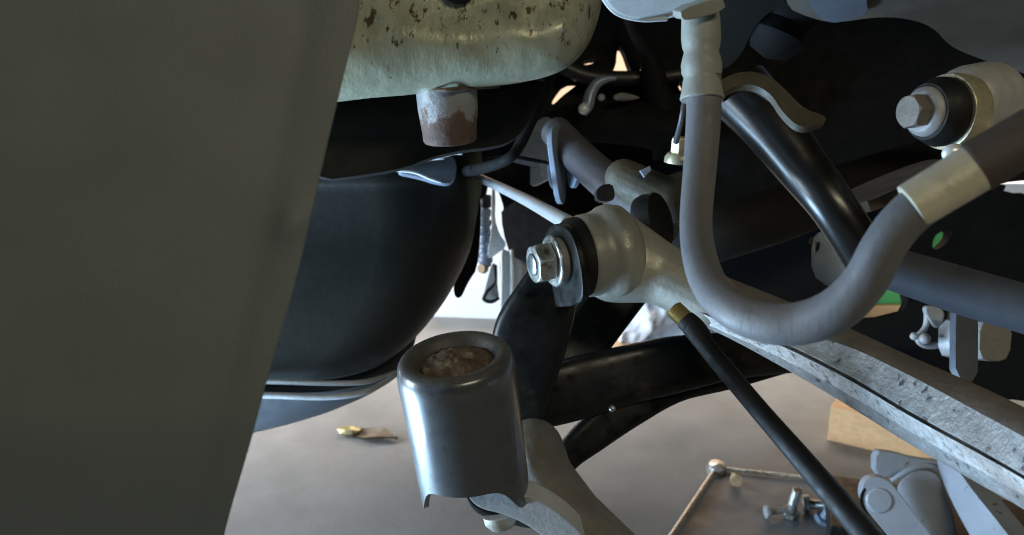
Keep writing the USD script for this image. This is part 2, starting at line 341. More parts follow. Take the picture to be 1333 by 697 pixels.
gb.add('foot', box(m_ + np.array([-.2, .15, .005]), (.05, .25, .01)), 'black_paint'); gb.add('foot', box(m_ + np.array([.2, .15, .005]), (.05, .25, .01)), 'black_paint')
gb.done()

# wood block on the floor
A, B = floor_at(1077, 573), floor_at(1216, 606); ang = math.atan2(B[1] - A[1], B[0] - A[0]); d = (B - A) / np.linalg.norm(B - A); nrm = np.array([-d[1], d[0], 0])
blk = box(A + d * .16 + nrm * .045 + np.array([0, 0, .0245]), (.32, .09, .049), ang)
single('wood_block', blk, 'pine', 'pale sawn timber block lying on the floor below the aluminium arm', 'wood block', smooth=False)

# floor trolley jack
jk = Thing('floor_jack', 'grey blue painted trolley jack with chipped paint and a round pivot pin', 'floor jack')
D = .80
k = jk.add('lift_arm', slab([(1122, 628), (1140, 619), (1160, 627), (1178, 652), (1260, 760), (1205, 760), (1150, 690), (1120, 655)], [(1120, 620, D), (1300, 620, D - .02), (1120, 740, D)], .014), 'jack_paint')
jk.add('pivot_pin', lathe(P(1143, 650, D + .002), view((-.15, .05, -1)), [(.001, .0), (.0125, 0), (.0125, .004), (.0105, .0062), (.001, .0066)]), 'jack_paint', parent=k)
jk.add('pin_ring', lathe(P(1143, 650, D + .0005), view((0, 0, -1)), [(.0165, 0), (.0165, .0012), (.014, .0014), (.014, 0)]), 'black_matt', parent=k)
jk.add('side_plate', slab([(1166, 640), (1172, 626), (1190, 612), (1222, 615), (1238, 660), (1256, 760), (1222, 760), (1195, 690)], [(1166, 620, D + .03), (1300, 620, D - .01), (1166, 740, D + .03)], .012), 'jack_paint')
jk.add('saddle_plate', slab([(1140, 588), (1160, 588), (1195, 598), (1240, 602), (1262, 640), (1230, 622), (1186, 612), (1160, 622), (1140, 620)], D + .05, .012, smooth=1), 'jack_paint')
jk.add('rear_leg', slab([(1215, 590), (1240, 600), (1262, 634), (1300, 680), (1360, 760), (1300, 760), (1258, 690), (1232, 640)], [(1215, 600, D + .02), (1300, 600, D - .06), (1215, 740, D + .02)], .02), 'jack_paint')
jk.add('weld_bead', tube([(1160, 626, D + .035, 6), (1186, 611, D + .028, 8), (1210, 607, D + .025, 8), (1228, 613, D + .02, 6)], sides=8), 'jack_paint', label='rough weld seam along the top of the side plate')
jk.add('frame_rail', box(P(1230, 742, D) + np.array([.02, .06, .004]), (.20, .10, .03), -.3), 'black_paint')
for q in ((1165, 745), (1290, 745)):
    jk.add('wheel', lathe(P(q[0], 735, D + .03) + np.array([0, 0, .0]), (1, 0, 0), [(.001, 0), (.018, 0), (.02, .003), (.02, .017), (.018, .02), (.001, .02)]), 'black_satin')
jk.done()

# tray with loose hardware on the floor
tr = Thing('parts_tray', 'shallow dull steel tray with a bright rolled rim on the floor', 'tray')
c = [floor_at(872, 712), floor_at(931, 621), floor_at(1118, 641), floor_at(1150, 735)]
poly = sg.Polygon([(q[0], q[1]) for q in c]); base = trimesh.creation.extrude_polygon(poly, .004, engine='earcut'); base.apply_translation([0, 0, .004])
tr.add('bottom', base, 'tray_steel')
for i in range(3):
    q0, q1 = c[i] + np.array([0, 0, .012]), c[i + 1] + np.array([0, 0, .012])
    tr.add('rim', sweep(spline([q0, q1], 12), .0032 if i == 0 else .0024, 10), 'zinc')
tr.add('corner_hinge', lathe(c[1] + np.array([0, 0, .004]), (0.1, -.2, 1), [(.001, 0), (.011, 0), (.013, .006), (.011, .014), (.001, .016)]), 'zinc')
tr.done()
def bolt(loc, axis, r, L, label, material='zinc', name='hex_bolt'):
    t = Thing(name, label, 'bolt'); axis = np.array(axis, float); axis /= np.linalg.norm(axis)
    t.add('head', hexa(loc, -axis, r * 1.9, r * 1.2), material)
    prof = [(r, 0)] + [(r * (1 if k % 2 else .86), L * (.3 + .7 * k / 16)) for k in range(17)] + [(.0005, L)]
    t.add('shank', lathe(loc, axis, prof, 16), material); t.done()
z0 = np.array([0, 0, .017])
bolt(floor_at(957, 641) + z0, (.05, 1, -.1), .0042, .012, 'short bolt with a tan rusty head at the far rim of the steel tray', 'tan_bit')
bolt(floor_at(1028, 682) + z0, (.1, -.2, 1), .0055, .03, 'pale bolt standing upright in the middle of the steel tray')
bolt(floor_at(1000, 684) + z0, (1, .1, .05), .004, .03, 'thin dull bolt lying flat left of the upright one in the tray', 'grey_cast')
bolt(floor_at(1052, 674) + z0, (1, -.25, .1), .006, .022, 'short shiny bolt lying next to the black cable in the tray')
bolt(floor_at(1072, 690) + z0, (.2, -.4, 1), .0055, .02, 'stubby bluish bolt nearest the black cable in the tray', 'blue_grey')
# small debris
lf = floor_at(455, 567)
o_ = trimesh.creation.icosphere(3, 1.0); o_.vertices[:] *= (1 + .5 * (meshkit.fbm(o_.vertices * 1.7, 3, 8) - .5))[:, None]; o_.apply_scale((.016, .010, .006)); o_.apply_translation(lf + np.array([0, 0, .007]))
single('brass_fragment', o_, 'brass', 'small shiny brass fragment on the grey floor under the tank', 'fragment')
gx, gy = np.meshgrid(np.linspace(-1, 1, 24), np.linspace(-1, 1, 12))
wv = gy * (1 - gx ** 2) * .016
lz = .004 + .002 * np.sin(gx * 4) + .004 * (gy ** 2)
lp = np.stack([gx * .036, wv, lz], -1).reshape(-1, 3); R = trimesh.transformations.rotation_matrix(-.25, [0, 0, 1])[:3, :3]
lp = lp @ R.T + floor_at(485, 571); nu, nv = 24, 12; v = np.vstack([lp, lp + [0, 0, .0012]]); f = []; o = nu * nv
for j in range(nv - 1):
    for i in range(nu - 1):
        q = j * nu + i; f += [[q, q + nu + 1, q + 1], [q, q + nu, q + nu + 1], [o + q, o + q + 1, o + q + nu + 1], [o + q, o + q + nu + 1, o + q + nu]]
single('dry_leaf', trimesh.Trimesh(v, f, process=False), 'leaf_brown', 'curled dry brown leaf lying beside the brass fragment', 'leaf', smooth=True)

# ================================================================== tank
tk = Thing('round_tank', 'large black rounded tank with a rolled seam lip near its base', 'tank')
def tank_rows(rows):
    secs = []
    for y, xr, df, R in rows:
        right = P(xr, y, df + R * .6)[0]; c0 = P(300, y, df); zz = P(500, y, df)[2]
        yf = c0[1]; yb = yf + .34; xl = -.42
        s = []
        for cx, cy, a0 in ((right - R, yf + R, -90), (right - R, yb - R, 0), (xl + R, yb - R, 90), (xl + R, yf + R, 180)):
            for k in range(9):
                a = math.radians(a0 + 90 * k / 8); s.append((cx + R * math.cos(a), cy + R * math.sin(a), zz))
        secs.append(s)
    return loft(secs)
kr = spline([[60, 560, .70, .07], [215, 606, .70, .075], [250, 614, .705, .075], [300, 617, .71, .075], [350, 612, .71, .075], [400, 592, .71, .075], [440, 568, .71, .075], [475, 540, .71, .075], [497, 512, .712, .07]], 40)
kt = tk.add('shell', tank_rows(kr), 'tank_paint', smooth=True)
kb = spline([[510, 530, .725, .08], [530, 515, .735, .08], [552, 470, .75, .08], [568, 415, .77, .08], [580, 345, .80, .07]], 24)
tk.add('lower_bowl', tank_rows(kb), 'tank_base', smooth=True)
tk.add('seam_lip', tube([(250, 495, .705, 7), (350, 497, .700, 7), (420, 499, .700, 7), (470, 498, .705, 7), (495, 492, .715, 6), (515, 484, .74, 5)], sides=10), 'grey_cast')
tk.add('seam_lip', tube([(250, 514, .700, 9), (350, 515, .695, 9), (420, 517, .695, 9), (465, 513, .700, 8), (492, 503, .71, 7), (517, 488, .74, 5)], sides=10), 'grey_cast')
tk.done()
single('vertical_strap', slab([(578, 205), (626, 215), (624, 345), (607, 370), (598, 392), (588, 380), (600, 300)], .90, .02), 'black_matt', 'black vertical strap along the right side of the rounded tank', 'strap')

# ================================================================== pan with the stub
yb = spline([[380, 138], [445, 132], [540, 123], [640, 113], [700, 103], [738, 88], [762, 64], [776, 34], [784, 0], [788, -40]], 60)
secs = []
for i, (x, y) in enumerate(yb):
    e = max(0, (x - 720) / 68.0); dd = .42 + .03 * e ** 2.2; s = []
    yt = -90; ys = min(y - 62, 40) if x < 720 else y - 62
    rr = 62
    ys = max(ys, yt + 5)
    for t in np.linspace(0, 1, 14): s.append(P(x, yt + (ys - yt) * t, dd + .004 * math.sin(3 * t)))
    for t in np.linspace(.08, 1, 12):
        th = t * math.pi / 2; s.append(P(x, ys + (y - ys) * math.sin(th), dd + .028 * (1 - math.cos(th))))
    s.append(P(x, y - 2, dd + .09)); s.append(P(x, y - 4, .58)); s.append(P(x, yt, .58))
    secs.append(s)
panm = loft(secs)
v = panm.vertices; nz = meshkit.fbm(v * 55, 3, 2) - .5
v[:] = v + np.outer(nz, FWD) * .0035
stub_material(P(586, 184, .452)[2], P(580, 100, .452)[2])
pn = Thing('metal_pan', 'rust pitted yellowish metal pan with a bluish rounded lower edge', 'metal pan')
pk = pn.add('pan', panm, 'galvanised', smooth=50)
pn.add('drain_hole', lathe(P(597, -20, .418), view((0, 0, 1)), [(.0085, 0), (.0085, .003), (.001, .003)]), 'black_matt', parent=pk)
ax = P(586, 184, .4635) - P(580, 100, .452); La = np.linalg.norm(ax); r1, r2 = 40 * .452 / F, 35 * .452 / F
pn.add('stub', lathe(P(580, 100, .452), ax, [(.001, 0), (r1, 0), (r1, La * .25), (r1 * .985, La * .5), (r2 * 1.03, La * .85), (r2 * 1.02, La * .97), (r2 * .97, La), (r2 * .70, La), (r2 * .66, La * .985), (.001, La * .985)], 48), 'rusty_stub', label='short drain stub with rust towards its lower end')
pn.add('weld_seam', tube([(524, 121, .447, 8), (545, 117, .447, 7), (582, 117, .435, 5), (620, 113, .445, 8), (650, 112, .45, 6)], sides=8), 'rust')
pn.done()
hs = Thing('heat_shield', 'dull dark brown sheet behind the rusty stub', 'heat shield')
hs.add('sheet', slab([(380, 95), (716, 95), (700, 130), (690, 158), (668, 184), (640, 192), (600, 196), (560, 205), (520, 222), (380, 240)], [(380, 95, .492), (716, 95, .515), (500, 220, .492)], .006), 'olive_dark')
hs.done()
single('brake_pipe', tube([(712, 90, .62, 30), (702, 120, .62, 26), (690, 155, .62, 20), (676, 190, .62, 15), (660, 208, .62, 14), (628, 219, .66, 15), (596, 224, .78, 15), (560, 226, .92, 15)]), 'black_matt', 'black bent pipe curving down under the pan towards the tank', 'pipe')
ps = Thing('pale_shield', 'pale blue curved sheet with bright edges wedged above the tank', 'shield')
ps.add('sheet', slab([(514, 224), (530, 216), (560, 206), (590, 200), (596, 222), (588, 240), (566, 237), (545, 230)], [(514, 224, .672), (596, 200, .690), (560, 240, .672)], .004), 'blue_grey')
ps.add('edge', tube([(516, 222, .672, 4), (540, 225, .672, 4), (560, 233, .672, 4), (575, 238, .672, 3)], sides=8), 'white_paint')
ps.add('edge', tube([(540, 212, .672, 5), (560, 206, .672, 7), (578, 206, .672, 4)], sides=8), 'white_paint')
ps.add('edge', tube([(575, 204, .672, 5), (590, 199, .672, 6), (602, 200, .672, 4)], sides=8), 'white_paint')
ps.done()

# ---- middle clutter
single('steel_rod', tube([(600, 220, .80, 9), (625, 232, .76, 11), (680, 258, .68, 15), (740, 291, .60, 21)], sides=16), 'bright_steel', 'slim bright steel rod slanting down behind the round bushing', 'rod')
cp = Thing('dark_carrier', 'dark carrier plate with pale ribs hanging behind the nut', 'carrier')
cp.add('plate', slab([(652, 268), (700, 262), (770, 300), (770, 360), (730, 372), (690, 345), (664, 332), (654, 300)], [(652, 268, 1.06), (770, 300, 1.0), (664, 332, 1.08)], .02, smooth=1), 'black_matt')
cp.add('lower_plate', slab([(650, 322), (668, 330), (700, 345), (696, 400), (676, 408), (652, 412)], 1.08, .012, smooth=1), 'grey_cast')
cp.add('rib', tube([(666, 325, 1.065, 5), (667, 365, 1.065, 6), (665, 400, 1.065, 5)], sides=8), 'pale_plate')
cp.add('rib', tube([(654, 330, 1.065, 5), (654, 370, 1.065, 5), (653, 408, 1.065, 5)], sides=8), 'pale_plate')
cp.done()
hf = Thing('hanging_fitting', 'small blue grey ribbed fitting with a wire hook against the white cabinet', 'fitting')
prof = [(.001, 0), (.008, 0)]
for q in range(6): prof += [(.0095, .004 + q * .012), (.0095, .009 + q * .012), (.0075, .011 + q * .012), (.0075, .014 + q * .012)]
prof += [(.001, .078)]
kf = hf.add('body', lathe(P(630, 272, 1.15), view((.03, -1, 0)), prof, 24), 'blue_grey')
hf.add('cap', lathe(P(632, 254, 1.15), view((0, -1, 0)), [(.001, 0), (.007, 0), (.009, .006), (.008, .016), (.001, .018)], 24), 'black_paint', parent=kf)
hf.add('mount_plate', slab([(640, 243), (644, 243), (645, 262), (644, 285), (650, 305), (660, 318), (654, 326), (644, 332), (638, 338), (634, 330), (640, 300), (639, 280)], 1.14, .008, smooth=1), 'pale_plate')
hf.add('side_plate', slab([(620, 262), (626, 256), (628, 300), (626, 340), (620, 342)], 1.16, .006, smooth=1), 'blue_grey')
hf.add('lower_arm', slab([(641, 340), (648, 348), (647, 372), (651, 392), (636, 396), (628, 390), (634, 366)], 1.16, .01), 'grey_cast')
hf.add('hook', tube([(645, 345, 1.145, 5), (644, 368, 1.145, 4), (634, 380, 1.145, 5), (630, 390, 1.145, 5), (640, 393, 1.145, 5), (650, 388, 1.145, 4)], sides=8), 'black_paint')
hf.add('rusty_nut', hexa(P(631, 350, 1.15), view((-.6, 0, -1)), .0065, .009), 'tan_bit')
hf.done()
fb = Thing('finned_bracket', 'bluish grey bracket of thin upright fins above the bushing', 'bracket')
fb.add('fin', slab([(716, 168), (728, 160), (735, 190), (738, 262), (730, 268), (724, 230)], [(716, 168, .66), (738, 168, .70), (716, 268, .66)], .004), 'blue_grey')
fb.add('fin', slab([(736, 180), (757, 208), (752, 232), (742, 250), (737, 225)], [(736, 180, .69), (757, 180, .67), (736, 250, .69)], .004), 'blue_grey')
fb.add('back_plate', slab([(660, 204), (672, 186), (692, 162), (716, 148), (726, 175), (722, 205), (700, 213), (680, 208)], [(660, 204, .80), (726, 148, .84), (722, 213, .80)], .006), 'blue_grey')
fb.add('web', slab([(712, 205), (726, 195), (728, 225), (724, 250), (714, 240)], .74, .004), 'blue_grey')
fb.done()
single('thin_wire', tube([(630, 205, .74, 4), (660, 203, .74, 4), (690, 208, .74, 5), (722, 214, .74, 4)], sides=8), 'black_matt', 'thin dark wire crossing in front of the bluish bracket', 'wire')
tg = Thing('white_tag', 'small bright white square tag hanging below the thin wire', 'tag')
tg.add('card', slab([(690, 213), (714, 209), (715, 232), (694, 243), (690, 240)], [(690, 213, .82), (714, 209, .785), (694, 243, .82)], .004, smooth=0), 'white_paint')
tg.add('dark_slot', slab([(703, 222), (709, 218), (708, 230), (703, 233)], .797, .003, smooth=1), 'blue_grey')
tg.done()
lk = Thing('rear_link', 'dull grey brown link tube running behind the bushing to the hose', 'link')
lk.add('tube', tube([(722, 170, .70, 40), (760, 210, .67, 46), (815, 258, .63, 50), (870, 300, .60, 50)]), 'link_paint')
e_ = union(hull([(P(812, 232, .60), .013), (P(868, 262, .59), .016)]), hull([(P(868, 262, .59), .016), (P(893, 245, .6), .012)]))
lk.add('dirty_knuckle', soften(e_), 'link_dirty', smooth=True)
lk.add('clamp_bolt', hexa(P(885, 200, .56), view((.05, 1, -.3)), .0062, .010), 'zinc_yellow')
lk.add('bolt_washer', lathe(P(884, 212, .56), view((.05, 1, -.3)), [(.001, 0), (.0095, 0), (.0095, .003), (.0075, .006), (.001, .0062)], 24), 'zinc_yellow')
lk.add('clip', slab([(833, 222), (846, 216), (848, 222), (839, 231)], .57, .004, smooth=0), 'blue_grey')
lk.done()
single('thin_strut', tube([(893, 105, .5, 6), (888, 150, .5, 7), (880, 185, .52, 8)], sides=8), 'link_paint', 'thin grey strut beside the upper hose, ending at a pale bolt', 'strut')
jh = Thing('curved_hook', 'pale blue curved hook below the peach openings', 'hook')
jh.add('hook', tube([(758, 146, .86, 15), (765, 137, .86, 16), (769, 122, .86, 15), (777, 109, .86, 13), (790, 103, .86, 9), (802, 102, .86, 5)], sides=14), 'blue_grey')
jh.add('tip', ball(P(760, 142, .855), .0055), 'pale_plate')
jh.add('nub', ball(P(783, 127, .86), .0036), 'grey_cast')
jh.done()
single('small_lever', slab([(804, 121), (815, 121), (838, 128), (818, 130), (806, 128)], [(804, 121, .88), (838, 121, .92), (806, 130, .88)], .006), 'grey_cast', 'small grey pointed lever right of the curved hook', 'lever')
single('axle_beam', tube([(850, 335, .74, 70), (930, 305, .72, 74), (1010, 280, .74, 74), (1110, 245, .80, 70), (1250, 205, .90, 70)], sides=24), 'olive_dark', 'thick dark axle beam passing behind the hose and the black bar', 'axle beam')
single('ledge_plate', slab([(1085, 258), (1130, 236), (1210, 205), (1235, 212), (1180, 240), (1120, 268)], [(1085, 258, .56), (1235, 212, .54), (1130, 236, .60)], .006), 'underbody', 'dusky bluish ledge plate under the upper right bolt', 'plate')

# ================================================================== subframe
sf = Thing('rear_subframe', 'glossy black tubular subframe with crossing struts and a bolted bracket', 'subframe')
# bracket cheek that the bolt passes through
AX = view((-.93, -.16, -.33)); E0 = P(757, 334, .490)              # bushing axis towards the nut; front face of the eye
sf.add('bracket_cheek', slab([(712, 300), (722, 290), (738, 296), (750, 318), (757, 350), (760, 385), (752, 400), (690, 400), (684, 372), (700, 330)], (E0 + AX * .0125, -AX), .004), 'black_paint')
def bar(pts, n=30, sq=4.6, sides=28, depth_scale=1.0):
    """pts: (px, py, depth, width px): a bar of rounded-box section"""
    q = np.array([[*P(a, b, d), w / 2 * d / F] for a, b, d, w in pts]); q = spline(q, n); c, r = q[:, :3], q[:, 3]
    t = np.gradient(c, axis=0); t /= np.linalg.norm(t, axis=1, keepdims=True); a = np.linspace(0, 2 * np.pi, sides, endpoint=False)
    ca, sa = np.cos(a), np.sin(a); x = np.sign(ca) * np.abs(ca) ** (2 / sq); y = np.sign(sa) * np.abs(sa) ** (2 / sq); secs = []
    for k in range(n):
        u = np.cross(t[k], FWD); u /= np.linalg.norm(u); w = np.cross(u, t[k])
        secs.append(c[k] + r[k] * (x[:, None] * u + depth_scale * y[:, None] * w))
    return loft(secs)
sf.add('bracket_leg', bar([(726, 350, .512, 62), (706, 400, .515, 88), (690, 440, .52, 98), (682, 490, .525, 84), (680, 540, .53, 62), (684, 590, .535, 50)], depth_scale=.55), 'black_paint', smooth=50)
sf.add('strut', bar([(832, 350, .60, 66), (792, 400, .59, 68), (750, 455, .575, 72), (722, 500, .565, 76)], depth_scale=.5), 'black_paint', smooth=50)
sf.add('cross_bar', bar([(668, 528, .545, 74), (740, 508, .55, 80), (800, 492, .555, 76), (880, 474, .56, 72), (960, 462, .57, 60), (1060, 452, .60, 60)], depth_scale=.6), 'black_paint', smooth=50)
sf.add('brace', bar([(1030, 468, .60, 30), (950, 488, .585, 36), (880, 502, .57, 42), (820, 530, .56, 50), (770, 566, .555, 46), (735, 600, .55, 34), (716, 640, .55, 26)], depth_scale=.6), 'black_paint', smooth=50)
for q in ((797, 532), (724, 588)): sf.add('rivet', ball(P(q[0], q[1], .535), .0022), 'zinc')
sf.done()

# ================================================================== control arm
ca = Thing('control_arm', 'forged aluminium control arm with a round bushing eye and ribbed silver flank', 'control arm')
r0 = 53 * .49 / F
eye_outer = m3.Manifold.cylinder(.040, r0 * 1.12, r0 * 1.12, 64)
prof = [(r0 * .80, .001), (r0 * .96, .001), (r0 * 1.02, -.001), (r0 * 1.03, -.006), (r0 * 1.0, -.009), (r0 * 1.07, -.0115), (r0 * 1.16, -.015), (r0 * 1.18, -.019), (r0 * 1.12, -.0245), (r0 * .95, -.0285), (.001, -.030)]
ca.add('bushing_sleeve', lathe(E0, AX, prof, 72), 'cast_aluminium', smooth=50)
kr_ = ca.add('rubber_bushing', lathe(E0, AX, [(.001, -.004), (r0 * .99, .0008), (r0 * .985, .0045), (r0 * .90, .0085), (r0 * .72, .0108), (.001, .0112)], 56), 'rubber')
ca.add('inner_sleeve', lathe(E0, AX, [(.001, .010), (.0125, .010), (.0125, .0165), (.001, .017)], 32), 'grey_cast', parent=kr_)
kb_ = ca.add('washer', lathe(E0 + AX * .0165, AX, [(.001, 0), (.0140, 0), (.0144, .001), (.0135, .0020), (.001, .0022)], 40), 'zinc')
ca.add('bolt_nut', hexa(E0 + AX * .0190, AX, .0114, .0100, turn=18), 'zinc')
thr = [(.0065, 0)] + [(.0062 if k % 2 else .0055, .0004 + k * .0006) for k in range(12)] + [(.0045, .0080), (.001, .0080)]
ca.add('bolt_end', lathe(E0 + AX * .0226, AX, thr, 28), 'plain_steel')
# beam: three material strips share one faceted forging
Z = [  # px, y top, y brown/silver, y groove, y ridge low, y bottom, depth
    (800, 285, 352, 362, 372, 386, .500), (850, 312, 366, 376, 386, 392, .490), (900, 340, 384, 398, 408, 418, .478), (950, 362, 405, 420, 430, 441, .465), (1020, 390, 428, 448, 461, 479, .445),
    (1105, 427, 452, 491, 507, 529, .410), (1190, 466, 492, 541, 556, 582, .372), (1276, 503, 538, 588, 605, 631, .335), (1340, 534, 573, 625, 643, 668, .308), (1430, 580, 622, 682, 702, 730, .272)]
zz = spline(Z, 70)
bf = []
def strips(z):
    x, t, s, g, r, b, d = z; r = g + 4 + (b - g) * .42
    # outline of the forging at this station, from the top rear edge round the visible flank to the lower rear edge
    return [P(x, t, d + .034), P(x, t + 3, d + .026), P(x, s - (s - t) * .35, d + .014), P(x, s, d + .0095), P(x, s + (g - s) * .5, d + .006), P(x, g - 2, d + .0022), P(x, g, d + .0050),
            P(x, g + 2, d + .0050), P(x, g + 4, d + .0002), P(x, r, d + .0072), P(x, r + 3, d + .0086), P(x, b - 4, d + .0125), P(x, b, d + .0165), P(x, b - 2, d + .034)]
S = [strips(z) for z in zz]
full = loft(S); v = full.vertices
nz = meshkit.fbm(v * 120, 4, 9) - .5; v[:] = v + np.outer(nz, FWD) * .0016
nsec = len(S[0]); fi = full.faces; col = np.zeros(len(fi), int)
for i, f_ in enumerate(fi):
    idx = f_[f_ < len(S) * nsec] % nsec; q = sorted(set(idx.tolist())); stn = f_[f_ < len(S) * nsec].mean() / nsec
    lo = q[0] if not (0 in q and nsec - 1 in q) else nsec - 1
    xs = zz[min(int(stn), 69)][0]
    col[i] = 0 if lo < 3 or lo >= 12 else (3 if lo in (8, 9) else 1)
    if xs < 905: col[i] = 2
for cidx, (nm, mt, lab) in enumerate((('beam_top', 'brown_aluminium', 'brown upper face of the arm'), ('beam_flank', 'bare_aluminium', 'bright silver ribbed flank of the arm'), ('beam_neck', 'cast_aluminium', 'smooth neck of the arm at the eye'), ('beam_ridge', 'lit_ridge_aluminium', 'worn ridge along the flank with the light it catches painted in'))):
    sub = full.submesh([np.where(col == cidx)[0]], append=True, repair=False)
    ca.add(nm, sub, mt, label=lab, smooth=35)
nk = union(hull([(P(790, 326, .504), .0245), (P(800, 345, .502), .0215), (P(852, 353, .500), .0180)]), hull([(P(852, 353, .500), .0180), (P(925, 390, .486), .0150)]))
ca.add('eye_neck', soften(nk), 'cast_aluminium', smooth=True)
ca.add('casting_line', tube([(782, 346, .4785, 5), (805, 352, .4785, 6), (828, 355, .480, 4)], sides=8), 'bare_aluminium')
ca.done()
single('rubber_stop', slab([(776, 250), (782, 241), (797, 239), (801, 252), (798, 262), (778, 262)], .52, .015, smooth=1), 'rubber', 'small black rubber stop standing on top of the aluminium eye', 'rubber stop')
bs = Thing('far_bushing', 'dark round bushing with a pale rim arc just behind the aluminium eye', 'bushing')
bs.add('rubber', lathe(P(838, 292, .55), view((.8, .2, -.55)), [(.001, 0), (.017, 0), (.018, .004), (.017, .012), (.001, .013)], 40), 'rubber')
bs.add('rim', lathe(P(842, 291, .55) + view((.8, .2, -.55)) * .008, view((.8, .2, -.55)), [(.0172, 0), (.0178, .0006), (.0172, .0014), (.016, .0014), (.016, 0)], 40), 'grey_cast')
bs.done()

# ================================================================== cylinder cap
AXC = view((.115, -.92, .37)); T0 = P(591, 462, .405); rc = 78.5 * .405 / F
cy = Thing('steel_cup', 'grey steel cup with a recessed rusty bolt in its top', 'steel cup')
n = 96; a = np.linspace(0, 2 * np.pi, n, endpoint=False)
u = view((1, 0, 0)); u = u - AXC * (u @ AXC); u /= np.linalg.norm(u); w = np.cross(AXC, u); w = w if w @ FWD > 0 else -w      # w points away from the lens
Lc = .0785; rb = rc * .955
def cut(ang):      # lower edge: an arched notch on the near side, left of the middle
    x = ((ang - math.radians(262) + np.pi) % (2 * np.pi)) - np.pi
    return Lc - .0190 * np.exp(-(x / .98) ** 6)
rows = []
for r, t in ((rc * .30, .0062), (rc * .50, .0060), (rc * .66, .0052), (rc * .70, .0026), (rc * .74, .0006), (rc * .82, 0), (rc * .90, .0006), (rc * .965, .0028), (rc * .995, .007), (rc, .012)):
    rows.append(T0 + AXC * t + r * (np.cos(a)[:, None] * u + np.sin(a)[:, None] * w))
for f_ in np.linspace(.1, 1, 14):
    tt = .012 + (cut(a) - .012) * f_; rr = rc + (rb - rc) * f_
    rows.append(T0 + tt[:, None] * AXC + rr * (np.cos(a)[:, None] * u + np.sin(a)[:, None] * w))
for f_ in np.linspace(1, .1, 8):
    tt = .012 + (cut(a) - .012) * f_; rr = rc + (rb - rc) * f_ - .0026
    rows.append(T0 + tt[:, None] * AXC + rr * (np.cos(a)[:, None] * u + np.sin(a)[:, None] * w))
rows.append(T0 + AXC * .0125 + rc * .3 * (np.cos(a)[:, None] * u + np.sin(a)[:, None] * w))
cup = loft(rows, cap=True)
kc = cy.add('shell', cup, 'grey_steel', smooth=50)
cy.add('top_face', lathe(T0, AXC, [(rc * .63, .0045), (rc * .69, .0020), (rc * .74, .0002), (rc * .82, -.0004), (rc * .885, .0001), (rc * .93, .0013), (rc * .90, .003), (rc * .66, .0050), (rc * .63, .0045)], 72, cap=False), 'dirty_steel', parent=kc, label='dull dirty ring round the recess')
cy.add('dirt_ring', lathe(T0 + AXC * .0062, -AXC, [(rc * .28, 0), (rc * .67, 0), (rc * .66, .0012), (rc * .3, .0016), (rc * .28, 0)], 48, cap=False), 'rust', parent=kc)
hb = lathe(T0 + AXC * .0062, -AXC, [(.001, 0), (rc * .60, 0), (rc * .57, .0026), (rc * .38, .0042), (rc * .30, .0056), (rc * .15, .0062), (.001, .0063)], 40)
hb = hb.subdivide().subdivide(); nz = meshkit.fbm(hb.vertices * 330, 3, 4) - .5; hb.vertices[:] += nz[:, None] * -AXC * .004
cy.add('rusty_bolt', hb, 'rust', smooth=True)
cy.done()

# lower arm under the cup
la = Thing('lower_arm', 'dull aluminium lower arm emerging below the steel cup', 'control arm')
nk = union(hull([(P(694, 585, .475), .0165), (P(706, 622, .468), .0165)]), hull([(P(706, 622, .468), .0165), (P(742, 672, .455), .0165)]), hull([(P(742, 672, .455), .0165), (P(810, 740, .44), .0165)]))
la.add('arm', soften(nk), 'brown_aluminium', smooth=True)
la.add('flank', slab([(606, 643), (626, 640), (660, 641), (692, 648), (716, 660), (745, 682), (775, 715), (790, 740), (750, 745), (718, 708), (690, 685), (655, 669), (622, 662)], [(606, 643, .425), (742, 672, .425), (660, 700, .440)], .010), 'pale_aluminium', label='pale worn curved flank of the arm')
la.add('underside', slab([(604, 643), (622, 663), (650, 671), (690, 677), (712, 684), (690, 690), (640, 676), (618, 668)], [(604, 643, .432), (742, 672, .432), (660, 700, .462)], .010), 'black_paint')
la.add('nub', lathe(P(650, 668, .445), view((.25, -1, .1)), [(.001, 0), (.0085, 0), (.0085, .004), (.006, .0075), (.001, .009)], 32), 'cast_aluminium')
la.done()

# ================================================================== sway bar and right-hand hardware
sb = Thing('sway_bar', 'thick glossy black sway bar bending down behind the rubber hose', 'sway bar')
sb.add('bar', tube([(962, 118, .47, 84), (1000, 160, .46, 78), (1045, 218, .45, 68), (1085, 270, .44, 60), (1132, 342, .44, 58)], n=60, sides=32), 'bar_paint', smooth=True)
sb.add('clamp_strap', slab([(928, 118), (940, 102), (968, 92), (1000, 97), (1024, 118), (1046, 142), (1078, 152), (1070, 160), (1042, 168), (1018, 146), (1004, 122), (980, 109), (955, 112), (938, 124)], [(928, 100, .425), (1078, 100, .425), (1000, 168, .405)], .004), 'link_dirty')
sb.add('clamp_rubber', tube([(938, 128, .43, 14), (955, 116, .43, 14), (980, 113, .43, 14), (1002, 126, .43, 13)], sides=10), 'rubber')
sb.done()
single('cross_tube', tube([(1120, 338, .52, 50), (1165, 351, .51, 56), (1250, 378, .49, 62), (1333, 402, .47, 64), (1420, 428, .45, 66)], sides=32), 'slate_paint', 'dusty slate grey tube running to the right edge below the cream ferrule', 'tube', smooth=True)
cl = Thing('cast_lug', 'pale grey cast lug between the black bar and the hose', 'lug')
cl.add('body', slab([(1056, 312), (1068, 300), (1100, 296), (1130, 320), (1130, 352), (1100, 366), (1078, 374), (1056, 358)], [(1056, 300, .50), (1130, 300, .47), (1056, 374, .49)], .022, holes=[[(1058, 318), (1068, 314), (1066, 326), (1060, 330)]], smooth=1), 'grey_cast')
cl.done()
ul = Thing('upper_joint', 'pale knuckle joint with black bushing and hex bolt near the upper right corner', 'joint')
